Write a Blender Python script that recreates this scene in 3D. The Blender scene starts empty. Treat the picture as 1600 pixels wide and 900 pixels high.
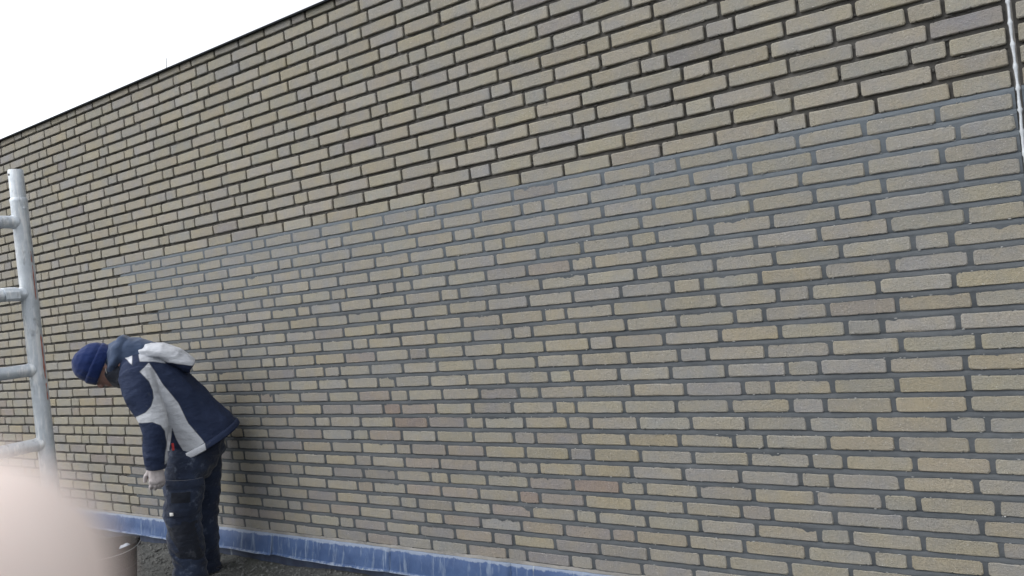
import bpy, math, random
import numpy as np
from mathutils import Vector, Matrix, noise
random.seed(7); rng = np.random.default_rng(7)
S = bpy.context.scene
COL = S.collection
R_ = math.radians

# ------------------------------------------------------------------ camera
CAM = Vector((0.0, 0.0, 1.40))
F_PX, YAW, PITCH, ROLL = 1225.05, -0.591318, 0.0003, -0.1111016
cam = bpy.data.cameras.new("camera"); cam_o = bpy.data.objects.new("camera", cam); COL.objects.link(cam_o)
fw = Vector((math.sin(YAW)*math.cos(PITCH), math.cos(YAW)*math.cos(PITCH), math.sin(PITCH)))
rt0 = Vector((math.cos(YAW), -math.sin(YAW), 0)); up0 = rt0.cross(fw)
rt = rt0*math.cos(ROLL)+up0*math.sin(ROLL); up = up0*math.cos(ROLL)-rt0*math.sin(ROLL)
M = Matrix.Identity(4)
for i in range(3):
    M[i][0], M[i][1], M[i][2], M[i][3] = rt[i], up[i], -fw[i], CAM[i]
cam_o.matrix_world = M
cam.sensor_fit = 'HORIZONTAL'; cam.sensor_width = 36.0; cam.lens = F_PX*36.0/1600.0
cam.clip_start = 0.004; cam.clip_end = 2000
cam.dof.use_dof = True; cam.dof.focus_distance = 3.4; cam.dof.aperture_fstop = cam.lens/2.0   # 2 mm phone lens opening
S.camera = cam_o

# ------------------------------------------------------------------ overcast sky + soft sun
SUN_DIR = Vector((-0.42, -0.62, 0.95)).normalized()         # towards the sun
w = bpy.data.worlds.new("World"); S.world = w; w.use_nodes = True
nt = w.node_tree; nt.nodes.clear()
sky = nt.nodes.new('ShaderNodeTexSky'); sky.sky_type = 'NISHITA'; sky.sun_disc = False
sky.sun_elevation = math.asin(SUN_DIR.z); sky.sun_rotation = math.atan2(SUN_DIR.x, SUN_DIR.y)
sky.air_density = 1.0; sky.dust_density = 2.0; sky.ozone_density = 1.0
hs = nt.nodes.new('ShaderNodeHueSaturation'); hs.inputs['Saturation'].default_value = 0.16
bg = nt.nodes.new('ShaderNodeBackground'); bg.inputs['Strength'].default_value = 0.15
wo = nt.nodes.new('ShaderNodeOutputWorld')
nt.links.new(sky.outputs[0], hs.inputs['Color']); nt.links.new(hs.outputs[0], bg.inputs[0]); nt.links.new(bg.outputs[0], wo.inputs[0])
sun = bpy.data.lights.new("sun", 'SUN'); sun.energy = 0.5; sun.angle = R_(80); sun.color = (1.0, 0.98, 0.95)
sun_o = bpy.data.objects.new("sun", sun); COL.objects.link(sun_o)
sun_o.rotation_euler = (-SUN_DIR).to_track_quat('-Z', 'Y').to_euler()
S.view_settings.view_transform = 'Standard'; S.view_settings.look = 'None'
S.view_settings.exposure = 1.10; S.view_settings.gamma = 1.0; S.view_settings.use_curve_mapping = False

# ------------------------------------------------------------------ material helpers
class NT:
    def __init__(s, name):
        s.m = bpy.data.materials.new(name); s.m.use_nodes = True; s.t = s.m.node_tree
        s.b = s.t.nodes['Principled BSDF']; s.out = s.t.nodes['Material Output']
    def n(s, typ, **kw):
        nd = s.t.nodes.new(typ)
        for k, v in kw.items():
            if k in nd.inputs.keys(): nd.inputs[k].default_value = v
            else: setattr(nd, k, v)
        return nd
    def l(s, a, b): s.t.links.new(a, b)
    def pos(s, scale=(1, 1, 1), obj=False, rot=(0, 0, 0)):
        src = s.n('ShaderNodeTexCoord').outputs['Object'] if obj else s.n('ShaderNodeNewGeometry').outputs['Position']
        mp = s.n('ShaderNodeMapping'); mp.inputs['Scale'].default_value = scale; mp.inputs['Rotation'].default_value = rot
        s.l(src, mp.inputs[0]); return mp.outputs[0]
    def noise(s, vec, scale, detail=4, rough=0.55):
        nd = s.n('ShaderNodeTexNoise'); nd.inputs['Scale'].default_value = scale
        nd.inputs['Detail'].default_value = detail; nd.inputs['Roughness'].default_value = rough
        s.l(vec, nd.inputs['Vector']); return nd.outputs['Fac']
    def ramp(s, fac, stops):
        r = s.n('ShaderNodeValToRGB'); e = r.color_ramp.elements
        while len(e) < len(stops): e.new(0.5)
        for el, (p, c) in zip(e, stops):
            el.position = p; el.color = (c, c, c, 1) if not hasattr(c, '__len__') else (*c[:3], 1)
        s.l(fac, r.inputs[0]); return r.outputs[0]
    def mix(s, fac, a, b, blend='MIX'):
        m = s.n('ShaderNodeMix', data_type='RGBA', blend_type=blend)
        for i, v in ((0, fac), (6, a), (7, b)):
            sock = m.inputs[i]
            if hasattr(v, 'is_output'): s.l(v, sock)
            elif hasattr(v, '__len__'): sock.default_value = (*v[:3], 1)
            else: sock.default_value = v if i == 0 else (v, v, v, 1)
        return m.outputs[2]
    def math(s, op, a, b=0.0):
        m = s.n('ShaderNodeMath', operation=op)
        for sock, v in ((m.inputs[0], a), (m.inputs[1], b)):
            if hasattr(v, 'is_output'): s.l(v, sock)
            else: sock.default_value = v
        return m.outputs[0]
    def bump(s, h, strength, dist, prev=None):
        b = s.n('ShaderNodeBump'); b.inputs['Strength'].default_value = strength; b.inputs['Distance'].default_value = dist
        s.l(h, b.inputs['Height'])
        if prev is not None: s.l(prev, b.inputs['Normal'])
        return b.outputs[0]
    def done(s, color=None, rough=0.8, normal=None, metal=0.0, spec=None):
        if color is not None:
            if hasattr(color, 'is_output'): s.l(color, s.b.inputs['Base Color'])
            else: s.b.inputs['Base Color'].default_value = (*color[:3], 1)
        if hasattr(rough, 'is_output'): s.l(rough, s.b.inputs['Roughness'])
        else: s.b.inputs['Roughness'].default_value = rough
        s.b.inputs['Metallic'].default_value = metal
        if spec is not None: s.b.inputs['Specular IOR Level'].default_value = spec
        if normal is not None: s.l(normal, s.b.inputs['Normal'])
        return s.m

def mat_brick(name, attr):
    k = NT(name)
    tint = k.n('ShaderNodeAttribute', attribute_name='tint').outputs['Color'] if attr else k.n('ShaderNodeObjectInfo').outputs['Color']
    p = k.pos()
    big = k.noise(p, 11, 4); mott = k.noise(p, 60, 4, .6); fine = k.noise(p, 420, 3, .65)
    drag = k.noise(k.pos((150, 1, 16)), 1.0, 3, .6)                          # vertical wire-cut drag marks
    c = k.mix(k.ramp(big, [(.34, 0.0), (.66, 1.0)]), k.mix(1.0, tint, (1.035, 1.01, .93), 'MULTIPLY'), k.mix(1.0, tint, (.94, .96, 1.01), 'MULTIPLY'))
    c = k.mix(k.ramp(mott, [(.35, .0), (.75, .55)]), c, k.mix(1.0, c, (1.16, 1.10, 1.02), 'MULTIPLY'))
    c = k.mix(k.ramp(drag, [(.45, .0), (.7, .35)]), c, k.mix(1.0, c, (.8, .8, .82), 'MULTIPLY'))
    c = k.mix(k.ramp(fine, [(.30, .6), (.44, 0.0)]), c, (.09, .085, .075))      # pits
    c = k.mix(k.ramp(k.noise(p, 230, 2, .5), [(.66, 0.0), (.74, .7)]), c, (.46, .45, .42))  # lime specks
    smear = k.math('MULTIPLY', k.ramp(k.noise(p, 30, 5, .7), [(.6, 0.0), (.75, .5)]), k.ramp(k.noise(k.pos((40, 40, 9)), 1, 3), [(.45, 0.0), (.65, 1.0)]))
    c = k.mix(smear, c, (.33, .33, .32))
    nb = k.bump(fine, 1.0, .0030); nb = k.bump(k.noise(p, 130, 4, .65), .9, .0045, nb); nb = k.bump(drag, .3, .0015, nb)
    return k.done(c, .92, nb, spec=.25)
M_BRICK = mat_brick('brick_clay', False); M_BRICKS = mat_brick('brick_clay_far', True)

def mat_mortar(name, a, b, fs, fresh=None):
    k = NT(name); p = k.pos()
    c = k.mix(k.ramp(k.noise(p, 5, 3), [(.35, 0.0), (.65, 1.0)]), a, b)
    if fresh:                                   # the courses pointed last are still wet and bluer
        sp = k.n('ShaderNodeSeparateXYZ'); k.l(p, sp.inputs[0])
        zz = k.math('ADD', sp.outputs[2], k.math('MULTIPLY', k.noise(p, 3, 3), .35))
        c = k.mix(k.ramp(k.math('SUBTRACT', zz, 1.0), [(.52, 0.0), (.98, 1.0)]), c, fresh)
    c = k.mix(k.ramp(k.noise(p, 45, 5, .65), [(.35, .0), (.75, .4)]), c, k.mix(1.0, c, (1.35, 1.33, 1.3), 'MULTIPLY'))
    c = k.mix(k.ramp(k.noise(p, 500, 2), [(.3, .35), (.45, 0.0)]), c, k.mix(1.0, c, (.45, .45, .45), 'MULTIPLY'))
    nb = k.bump(k.noise(p, 480, 3, .7), fs, .0014); nb = k.bump(k.noise(p, 90, 4, .6), fs, .003, nb)
    return k.done(c, .95, nb, spec=.2)
M_POINT = mat_mortar('fresh_pointing', (.060, .067, .074), (.080, .088, .096), .6, (.104, .120, .136))
M_RAKED = mat_mortar('raked_mortar', (.055, .053, .050), (.100, .097, .092), 1.0)

def mat_plain(name, col, rough=.7, metal=0.0, var=.25, scale=20, bump=.2, bd=.002, spec=None, obj=True):
    k = NT(name); p = k.pos(obj=obj)
    n1 = k.noise(p, scale, 4, .6)
    c = k.mix(k.ramp(n1, [(.3, 0.0), (.7, 1.0)]), tuple(v*(1-var) for v in col), tuple(min(1, v*(1+var)) for v in col))
    return k.done(c, rough, k.bump(k.noise(p, scale*6, 3), bump, bd), metal, spec)

# ------------------------------------------------------------------ object helpers
def link(name, me, mat=None, parent=None):
    o = bpy.data.objects.new(name, me); COL.objects.link(o)
    if parent is not None: o.parent = parent
    if mat is not None and me is not None and len(me.materials) == 0: me.materials.append(mat)
    return o
def mesh(name, v, f, smooth=False):
    me = bpy.data.meshes.new(name); me.from_pydata([tuple(p) for p in v], [], [tuple(q) for q in f]); me.update()
    if smooth:
        me.polygons.foreach_set('use_smooth', [True]*len(me.polygons)); me.set_sharp_from_angle(angle=R_(42))
    return me
def tag(o, label=None, cat=None, group=None, kind=None):
    for k, v in (('label', label), ('category', cat), ('group', group), ('kind', kind)):
        if v: o[k] = v
    return o
def empty(name, loc=(0, 0, 0), rz=0.0):
    o = bpy.data.objects.new(name, None); o.empty_display_size = .1; COL.objects.link(o); o.location = loc; o.rotation_euler = (0, 0, rz); return o
def box(lo, hi, b=0.0):
    """box with chamfered edges when b > 0"""
    (x0, y0, z0), (x1, y1, z1) = lo, hi
    if b <= 0:
        v = [(x0,y0,z0),(x1,y0,z0),(x1,y1,z0),(x0,y1,z0),(x0,y0,z1),(x1,y0,z1),(x1,y1,z1),(x0,y1,z1)]
        return v, [(0,3,2,1),(4,5,6,7),(0,1,5,4),(1,2,6,5),(2,3,7,6),(3,0,4,7)]
    v = []; f = []
    rings = [(z0, b), (z0+b, 0), (z1-b, 0), (z1, b)]
    for z, i in rings:
        x_, X_, y_, Y_ = x0+i, x1-i, y0+i, y1-i
        v += [(x_+b,y_,z),(X_-b,y_,z),(X_,y_+b,z),(X_,Y_-b,z),(X_-b,Y_,z),(x_+b,Y_,z),(x_,Y_-b,z),(x_,y_+b,z)]
    for r in range(3):
        for i in range(8):
            j = (i+1) % 8; f.append((r*8+i, r*8+j, (r+1)*8+j, (r+1)*8+i))
    f.append(tuple(range(7, -1, -1))); f.append(tuple(range(24, 32)))
    return v, f
def join(parts):
    V = []; Fc = []
    for v, f in parts:
        o = len(V); V += [tuple(p) for p in v]; Fc += [tuple(i+o for i in q) for q in f]
    return V, Fc
def loft(rings, close=True):
    n = len(rings[0]); v = [tuple(p) for r in rings for p in r]; f = []
    for r in range(len(rings)-1):
        for i in range(n):
            j = (i+1) % n; f.append((r*n+i, r*n+j, (r+1)*n+j, (r+1)*n+i))
    if close:
        f.append(tuple(range(n-1, -1, -1))); f.append(tuple(range((len(rings)-1)*n, len(rings)*n)))
    return v, f
def tube(pts, n=16, ref=(0, 1, 0), round_ends=False, ex=1.0):
    """pts: (x,y,z, r_in_plane, r_along_ref)"""
    P = [Vector(p[:3]) for p in pts]; rr = [(p[3], p[4] if len(p) > 4 else p[3]) for p in pts]; ref = Vector(ref)
    if round_ends:
        for end in (0, -1):
            i0, i1 = (0, 1) if end == 0 else (-1, -2)
            d = (P[i0]-P[i1]).normalized(); r = rr[i0]
            q = [(P[i0]+d*min(r)*math.sin(a), (r[0]*math.cos(a), r[1]*math.cos(a))) for a in (R_(35), R_(65), R_(86))]
            if end == 0:
                P = [x[0] for x in q[::-1]]+P; rr = [x[1] for x in q[::-1]]+rr
            else:
                P = P+[x[0] for x in q]; rr = rr+[x[1] for x in q]
    rings = []
    for i, p in enumerate(P):
        t = (P[min(i+1, len(P)-1)]-P[max(i-1, 0)]).normalized()
        u = t.cross(ref)
        if u.length < 1e-4: u = t.cross(Vector((1, 0, 0)))
        u.normalize(); wv = u.cross(t).normalized()
        ring = []
        for k in range(n):
            a = 2*math.pi*k/n; ca, sa = math.cos(a), math.sin(a)
            ca = math.copysign(abs(ca)**ex, ca); sa = math.copysign(abs(sa)**ex, sa)
            ring.append(p+u*rr[i][0]*ca+wv*rr[i][1]*sa)
        rings.append(ring)
    return loft(rings)
def lathe(prof, n=32, c=(0, 0, 0)):
    rings = [[(c[0]+r*math.cos(2*math.pi*k/n), c[1]+r*math.sin(2*math.pi*k/n), c[2]+z) for k in range(n)] for r, z in prof]
    return rings
def fuse(name, parts, voxel, smooth=4, disp=None):
    """union of overlapping closed shapes as one continuous mesh"""
    v, f = join(parts); me = mesh(name, v, f); o = bpy.data.objects.new(name, me); COL.objects.link(o)
    m = o.modifiers.new('r', 'REMESH'); m.mode = 'VOXEL'; m.voxel_size = voxel; m.use_smooth_shade = True
    s = o.modifiers.new('s', 'SMOOTH'); s.iterations = smooth; s.factor = .5
    dg = bpy.context.evaluated_depsgraph_get(); dg.update()
    out = bpy.data.meshes.new_from_object(o.evaluated_get(dg)); out.name = name
    bpy.data.objects.remove(o); bpy.data.meshes.remove(me)
    if disp:
        out.update(); nn = [vv.normal.copy() for vv in out.vertices]
        for vv, n_ in zip(out.vertices, nn): vv.co += n_*disp(vv.co, n_)
    out.polygons.foreach_set('use_smooth', [True]*len(out.polygons)); out.update(); return out
def sdist(poly, x, y):
    """signed distance to a polygon, positive inside"""
    d = 1e9
    for (x0, y0), (x1, y1) in zip(poly, poly[1:]+poly[:1]):
        ex, ey = x1-x0, y1-y0; t = max(0, min(1, ((x-x0)*ex+(y-y0)*ey)/(ex*ex+ey*ey+1e-12)))
        d = min(d, math.hypot(x-x0-ex*t, y-y0-ey*t))
    return d if inside(poly, x, y) else -d
def inside(poly, x, y):
    r = False; j = len(poly)-1
    for i in range(len(poly)):
        (xi, yi), (xj, yj) = poly[i], poly[j]
        if (yi > y) != (yj > y) and x < (xj-xi)*(y-yi)/(yj-yi)+xi: r = not r
        j = i
    return r

# ------------------------------------------------------------------ ground: flat roof deck strewn with grit
WY = 2.8505                     # plane of the brick faces
CRS, HB, Z0 = 0.0661346, 0.0502, 1.40+0.439675    # course height, brick height, underside of course 0
def zb(k): return Z0-k*CRS
k = NT('roof_grit'); p = k.pos()
c = k.mix(k.ramp(k.noise(p, 6, 4), [(.35, 0.0), (.65, 1.0)]), (.048, .050, .050), (.085, .087, .084))
c = k.mix(k.ramp(k.noise(p, 90, 4, .7), [(.45, 0.0), (.75, .8)]), c, (.14, .142, .135))
c = k.mix(k.ramp(k.noise(p, 2.3, 3), [(.55, 0.0), (.7, .35)]), c, (.038, .045, .026))
nb = k.bump(k.noise(p, 160, 5, .75), 1.0, .008)
M_GRIT = k.done(c, .95, nb, spec=.2)
gx = [-400, -60, -15]+list(np.arange(-6.6, -1.2, .03))+[0, 3, 15, 60, 400]
gy = [-400, -60, -15, -4, 0]+list(np.arange(1.2, 2.90, .03))+[3.2]
V = []; Fq = []
for j, y in enumerate(gy):
    for i, x in enumerate(gx):
        z = 0.0
        if -6.6 <= x <= -1.2 and 1.2 <= y <= 2.9:
            e = min(1, (x+6.6)/.4, (-1.2-x)/.4, (y-1.2)/.3)
            heap = .030*max(0, 1-(WY-y)/.28)*(.55+.9*noise.noise(Vector((x*2.1, 3.3, 0))))
            z = e*(.010*noise.noise(Vector((x*7, y*7, 0)))+.007*noise.noise(Vector((x*22, y*22, 5)))+heap)
        V.append((x, y, z))
n = len(gx)
for j in range(len(gy)-1):
    for i in range(n-1): Fq.append((j*n+i, j*n+i+1, (j+1)*n+i+1, (j+1)*n+i))
ground = tag(link('ground', mesh('ground', V, Fq, True), M_GRIT), 'dark gritty flat roof surface at the foot of the wall', kind='structure')
# loose grit and mortar crumbs
ico_v = [(0,0,1),(.9,0,.4),(.28,.85,.4),(-.72,.52,.4),(-.72,-.52,.4),(.28,-.85,.4),(.72,.52,-.4),(-.28,.85,-.4),(-.9,0,-.4),(-.28,-.85,-.4),(.72,-.52,-.4),(0,0,-1)]
ico_f = [(0,1,2),(0,2,3),(0,3,4),(0,4,5),(0,5,1),(1,6,2),(2,7,3),(3,8,4),(4,9,5),(5,10,1),(6,7,2),(7,8,3),(8,9,4),(9,10,5),(10,6,1),(11,7,6),(11,8,7),(11,9,8),(11,10,9),(11,6,10)]
V = []; Fq = []
for i in range(5200):
    x = random.uniform(-5.6, -2.4); y = WY-.03-abs(random.gauss(0, .32))
    if y < 1.6: continue
    r = random.choice([.002, .003, .004, .005, .006, .008]) if random.random() < .985 else .014
    h = .030*max(0, 1-(WY-y)/.28)*(.55+.9*noise.noise(Vector((x*2.1, 3.3, 0))))+.010*noise.noise(Vector((x*7, y*7, 0)))
    o = len(V); ang = random.uniform(0, 6.28); ca, sa = math.cos(ang), math.sin(ang); sq = random.uniform(.5, .9)
    for a, b_, c_ in ico_v:
        a *= random.uniform(.75, 1.2); V.append((x+r*(a*ca-b_*sa), y+r*(a*sa+b_*ca), h+r*.25+r*c_*sq))
    Fq += [tuple(q+o for q in f) for f in ico_f]
M_CRUMB = mat_plain('mortar_crumb', (.085, .087, .084), .95, 0, .6, 30, .4, obj=False)
tag(link('loose_grit', mesh('loose_grit', V, Fq), M_CRUMB), 'loose dark grit and mortar crumbs lying along the foot of the wall', 'grit', kind='stuff')

# ------------------------------------------------------------------ the brick wall
wall = tag(empty('brick_wall', (-3.5, WY, 0)), 'long wall of beige brick, raked joints above and grey pointed joints below', 'wall')
WO = Vector((3.5, -WY, 0))
def wpart(name, me, mat):
    o = link(name, me, mat, wall); return o
ROWS = {
-16:"-8610 224 109 223 223 221 217 110 218 212 219 225 221 112 217 218 223 111 220 215 219 107 224 220 112 220 219 217 221 107 217 213 213 212 215 214 214 211 214 216 213 212 215 213|6 220 219 217 110 216 221 224 222",
-15:"-8701 214 217 110 222 218 218 108 218 220 216 223 106 220 222 218 225 222 109 216 118 228 226 229 226 109 220 222 222 221 111 219 216 217 221 217 220 215 220 217 218 218 217 218|6 165 217 224 223 219 222 223 222",
-14:"-8646 222 221 218 111 221 222 217 222 224 107 219 219 222 221 110 217 107 220 106 226 223 226 221 113 224 221 219 221 109 222 217 221 216 210 215 213 211 212 216 212 212 215 211|6 165 110 223 218 218 219 217 217",
-13:"-8812 213 218 114 217 222 221 221 112 215 216 217 223 109 225 220 107 225 225 225 110 215 111 219 224 221 114 219 225 224 221 223 108 225 212 218 219 216 219 220 215 219 221 217 218|6 220 217 220 223 110 223 221 223",
-12:"-8758 216 221 221 108 224 219 224 110 222 221 218 219 111 217 115 221 219 221 219 224 217 220 220 222 221 221 221 219 219 221 222 219 216 209 214 216 212 213 213 211 213 215|6 220 222 222 220 217 220 110 217",
-11:"-8687 225 214 111 216 220 217 109 221 220 220 111 226 214 220 109 217 114 219 215 111 219 218 111 222 225 223 220 107 221 220 224 217 115 223 223 218 214 217 219 219 217 215 220 217|6 220 222 110 224 223 220 110 223",
-10:"-8733 216 107 222 221 219 223 217 217 220 111 216 223 224 221 107 222 213 226 107 220 110 222 219 220 218 218 221 220 113 219 222 225 106 221 221 225 225 224 221 227 221 226 223|6 220 222 217 221 222 223 217",
-9:"-8706 222 107 221 220 217 219 108 225 221 216 223 225 221 114 220 113 220 222 223 221 222 219 219 222 108 219 220 222 221 220 221 109 218 221 218 217 217 110 219 219 217 220 216|6 220 223 218 218 110 222 219 217",
-8:"-8638 215 220 224 219 113 215 223 223 109 218 227 221 222 112 219 220 214 222 109 221 223 219 222 225 218 223 107 221 217 218 222 221 111 220 225 225 222 223 226 224 221 225|6 220 223 224 221 216 218 110 218",
-7:"-8786 218 218 109 222 215 218 217 220 218 110 217 226 215 110 221 214 221 111 224 223 224 223 114 218 218 220 216 221 110 220 225 108 212 225 218 218 222 106 224 221 215 215 218 214|6 165 110 219 223 218 110 222 217 216",
-6:"-8649 219 110 219 219 217 108 217 220 220 217 112 220 217 219 122 227 226 227 109 226 227 225 228 105 218 221 223 104 220 217 221 218 200 236 108 218 218 215 219 109 220 198 199 197|6 220 219 110 224 222 217 110 217",
-5:"-8609 113 223 222 218 110 221 216 220 110 223 225 221 217 227 219 113 224 225 226 228 224 110 223 220 222 221 221 221 109 215 219 222 218 215 106 219 217 107 220 222 226 208 209|6 220 223 222 223 219 224 110 217",
-4:"-8786 223 219 220 107 225 218 227 107 222 220 219 120 227 224 222 227 225 105 229 227 227 103 219 218 221 108 221 220 220 219 219 221 225 220 217 218 219 217 112 212 218 220 104 161|6 220 217 221 223 110 221 223 221",
-3:"-8689 220 222 217 110 220 218 217 113 218 224 218 113 213 221 223 224 222 214 110 222 221 222 223 110 221 110 221 223 223 221 227 215 218 110 222 217 109 219 108 216 216 214 220 210|6 110 221 217 223 110 218 217 223",
-2:"-8779 218 225 222 112 223 222 220 111 217 221 226 111 216 224 224 217 116 225 224 112 222 219 218 109 222 220 221 219 109 222 218 218 228 110 219 218 216 220 217 108 222 221 214 108 161|6 110 224 219 220 220 219 223 223",
-1:"-8714 219 107 223 215 226 109 217 217 222 112 219 224 219 110 220 109 223 221 121 222 224 227 110 219 223 223 221 114 221 220 220 222 220 221 113 219 219 214 219 216 216 217 220 207|6 220 221 220 219 110 223 221 224",
0:"-8763 214 111 221 219 222 223 214 112 223 217 223 107 225 221 108 222 219 102 223 224 223 222 223 225 221 225 221 226 113 219 218 221 217 109 217 220 217 217 217 220 107 219 218 164|6 220 110 216 225 220 222 110 216",
1:"-8808 220 112 214 219 217 220 220 111 222 224 220 225 108 219 220 112 217 222 223 220 221 110 220 223 221 222 113 221 224 223 223 219 109 217 218 220 219 216 107 218 223 217 217 208|6 110 216 110 217 223 219 110 224 218",
2:"-8760 220 222 224 111 225 218 222 109 216 219 225 216 216 109 219 218 218 219 109 221 221 222 223 219 221 220 223 222 112 223 217 220 220 223 107 222 218 220 221 223 219 217 157|6 220 221 217 110 225 221 221 110",
3:"-8741 224 222 221 112 216 222 221 217 111 221 222 225 224 221 111 224 214 226 216 226 221 115 223 224 220 221 109 224 220 221 221 222 110 221 219 220 220 221 111 221 215 224 208|6 165 223 221 222 110 219 222 218",
4:"-8686 220 106 219 221 223 218 109 220 223 223 109 223 216 224 108 220 225 220 114 222 224 222 225 224 221 223 224 112 220 219 224 219 222 111 221 219 218 221 215 220 219 225 161|6 110 222 220 217 110 223 217 224",
5:"-8809 217 110 219 218 221 110 218 220 219 221 110 216 227 214 226 108 218 224 216 109 222 225 220 226 110 214 218 114 222 216 220 220 117 218 220 221 218 219 113 219 223 220 114 216 209|6 220 219 217 219 110 224 223 216",
6:"-8696 216 109 222 219 219 113 215 217 222 109 220 221 218 110 117 224 223 225 223 226 225 118 221 222 220 224 109 223 221 112 223 111 1 110 217 224 219 220 106 223 225 217 220 221 222 160|6 220 223 224 219 110 219 216 217",
7:"-8735 222 112 215 226 220 113 220 222 223 109 217 218 222 218 220 223 213 105 211 210 211 213 211 211 214 211 209 106 225 222 223 221 110 222 221 223 220 103 222 220 224 222 110 208|6 165 221 219 110 223 220 218 110 219",
8:"-8794 220 218 108 222 217 214 226 216 111 221 217 220 219 110 112 221 224 219 223 223 223 221 220 118 223 222 218 223 223 221 221 219 223 221 222 221 220 117 221 220 217 223 162|6 220 222 223 219 110 216 217 220",
9:"-8710 221 218 110 222 218 218 112 217 223 215 110 224 222 214 221 220 221 222 109 217 225 219 108 216 220 114 225 226 222 225 109 219 218 219 221 111 220 218 221 220 112 219 221 214|6 220 217 216 221 110 224 221 221",
10:"-8660 213 219 108 220 220 221 110 220 225 217 224 111 216 216 226 109 217 219 224 109 215 221 223 219 114 226 222 224 225 111 218 222 217 221 103 226 221 222 222 107 221 218 218 166|6 220 224 217 217 110 220 223 224",
11:"-8610 224 214 224 225 110 222 216 219 111 221 214 220 112 220 222 226 108 223 219 215 225 107 216 223 216 112 108 221 223 220 219 118 218 220 217 219 112 220 222 222 222 114 222 215|6 220 221 218 110 218 219 216 110",
12:"-8689 217 221 220 223 216 113 222 223 218 219 219 218 217 112 220 222 214 224 219 111 224 226 109 228 224 226 228 115 218 219 217 221 113 222 217 221 216 114 218 223 221 222 165|6 165 110 219 216 220 110 221 221 223",
13:"-8614 217 227 220 223 109 218 215 225 218 110 215 221 223 217 218 216 217 225 110 220 223 221 111 224 111 223 221 220 218 116 220 223 222 223 112 218 224 221 221 113 219 224 208|6 165 218 219 220 110 220 221 221",
14:"-8647 219 219 108 219 226 218 218 219 218 110 223 224 219 216 112 223 214 221 110 221 218 220 111 215 222 118 218 221 222 219 118 213 219 213 112 220 220 224 223 110 204 205 205 206|6 220 218 220 220 110 221 224 216",
15:"-8655 222 219 218 110 217 224 219 111 223 223 218 220 217 217 107 213 216 213 212 212 214 216 215 211 116 222 224 224 220 117 222 218 221 220 105 221 225 213 224 115 218 218 211|6 220 110 221 221 223 110 221 219",
16:"-8697 216 220 219 109 220 217 219 216 224 108 217 218 217 220 218 114 227 224 228 226 225 223 228 227 225 223 117 222 225 224 225 108 219 221 110 216 222 215 220 216 221 108 166|6 110 217 218 224 110 221 218 219",
17:"-8770 219 220 216 224 216 223 226 217 221 222 108 226 221 220 109 219 107 226 224 229 226 225 224 113 223 221 222 222 118 224 221 220 225 115 219 221 222 218 114 220 216 218 216|6 220 218 110 223 216 218 224 223",
18:"-8675 113 223 222 219 225 218 111 217 217 222 109 218 216 221 221 109 219 222 216 216 227 216 223 111 218 110 227 226 223 228 105 222 223 222 223 113 216 220 221 217 112 219 220 165|6 220 110 223 216 219 110 224 219",
19:"-8635 216 110 221 221 220 221 217 113 217 220 224 108 227 221 219 222 112 222 219 221 216 220 216 110 228 226 225 223 118 222 223 225 222 111 220 225 220 223 217 106 221 219 214|6 220 110 217 223 220 218 110 216",
20:"-8795 224 217 217 219 109 223 216 219 111 225 218 219 222 214 111 219 216 109 225 221 219 223 221 224 221 222 111 224 225 224 222 114 223 227 224 223 109 224 213 220 219 108 223 164|6 220 110 223 223 218 110 216 217",
21:"-8731 219 218 217 222 220 224 215 227 108 220 216 223 110 216 219 221 219 110 215 214 224 222 217 110 226 224 222 228 114 220 226 222 222 109 225 220 225 221 113 219 220 221 214|6 165 217 223 110 224 219 221 222",
22:"-8779 222 213 112 216 216 219 219 109 217 214 217 112 215 222 220 222 113 222 221 220 223 223 219 225 218 114 225 224 225 224 111 223 221 220 223 105 225 221 218 222 105 224 219 167|6 110 110 221 220 219 218 221 110 224",
23:"-8634 218 109 221 226 216 216 221 107 224 219 217 220 111 219 222 218 220 118 220 223 219 223 221 220 221 114 225 220 219 224 108 224 225 222 226 110 224 219 226 219 111 220 215|6 220 223 220 216 110 217 224 224",
24:"-8696 223 220 225 112 220 215 218 112 222 223 217 110 217 217 220 110 222 224 117 223 223 224 223 110 221 219 220 222 109 224 223 219 222 112 219 217 221 221 107 227 208 206 209 209|6 220 221 110 217 224 221 110 222",
25:"-8675 218 223 108 217 222 217 109 225 214 221 111 216 217 217 223 109 219 222 217 108 221 219 220 216 220 223 216 110 221 216 217 218 225 108 222 111 223 220 220 218 107 222 217 218|6 165 110 222 223 222 221 110 219 216"
}
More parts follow.
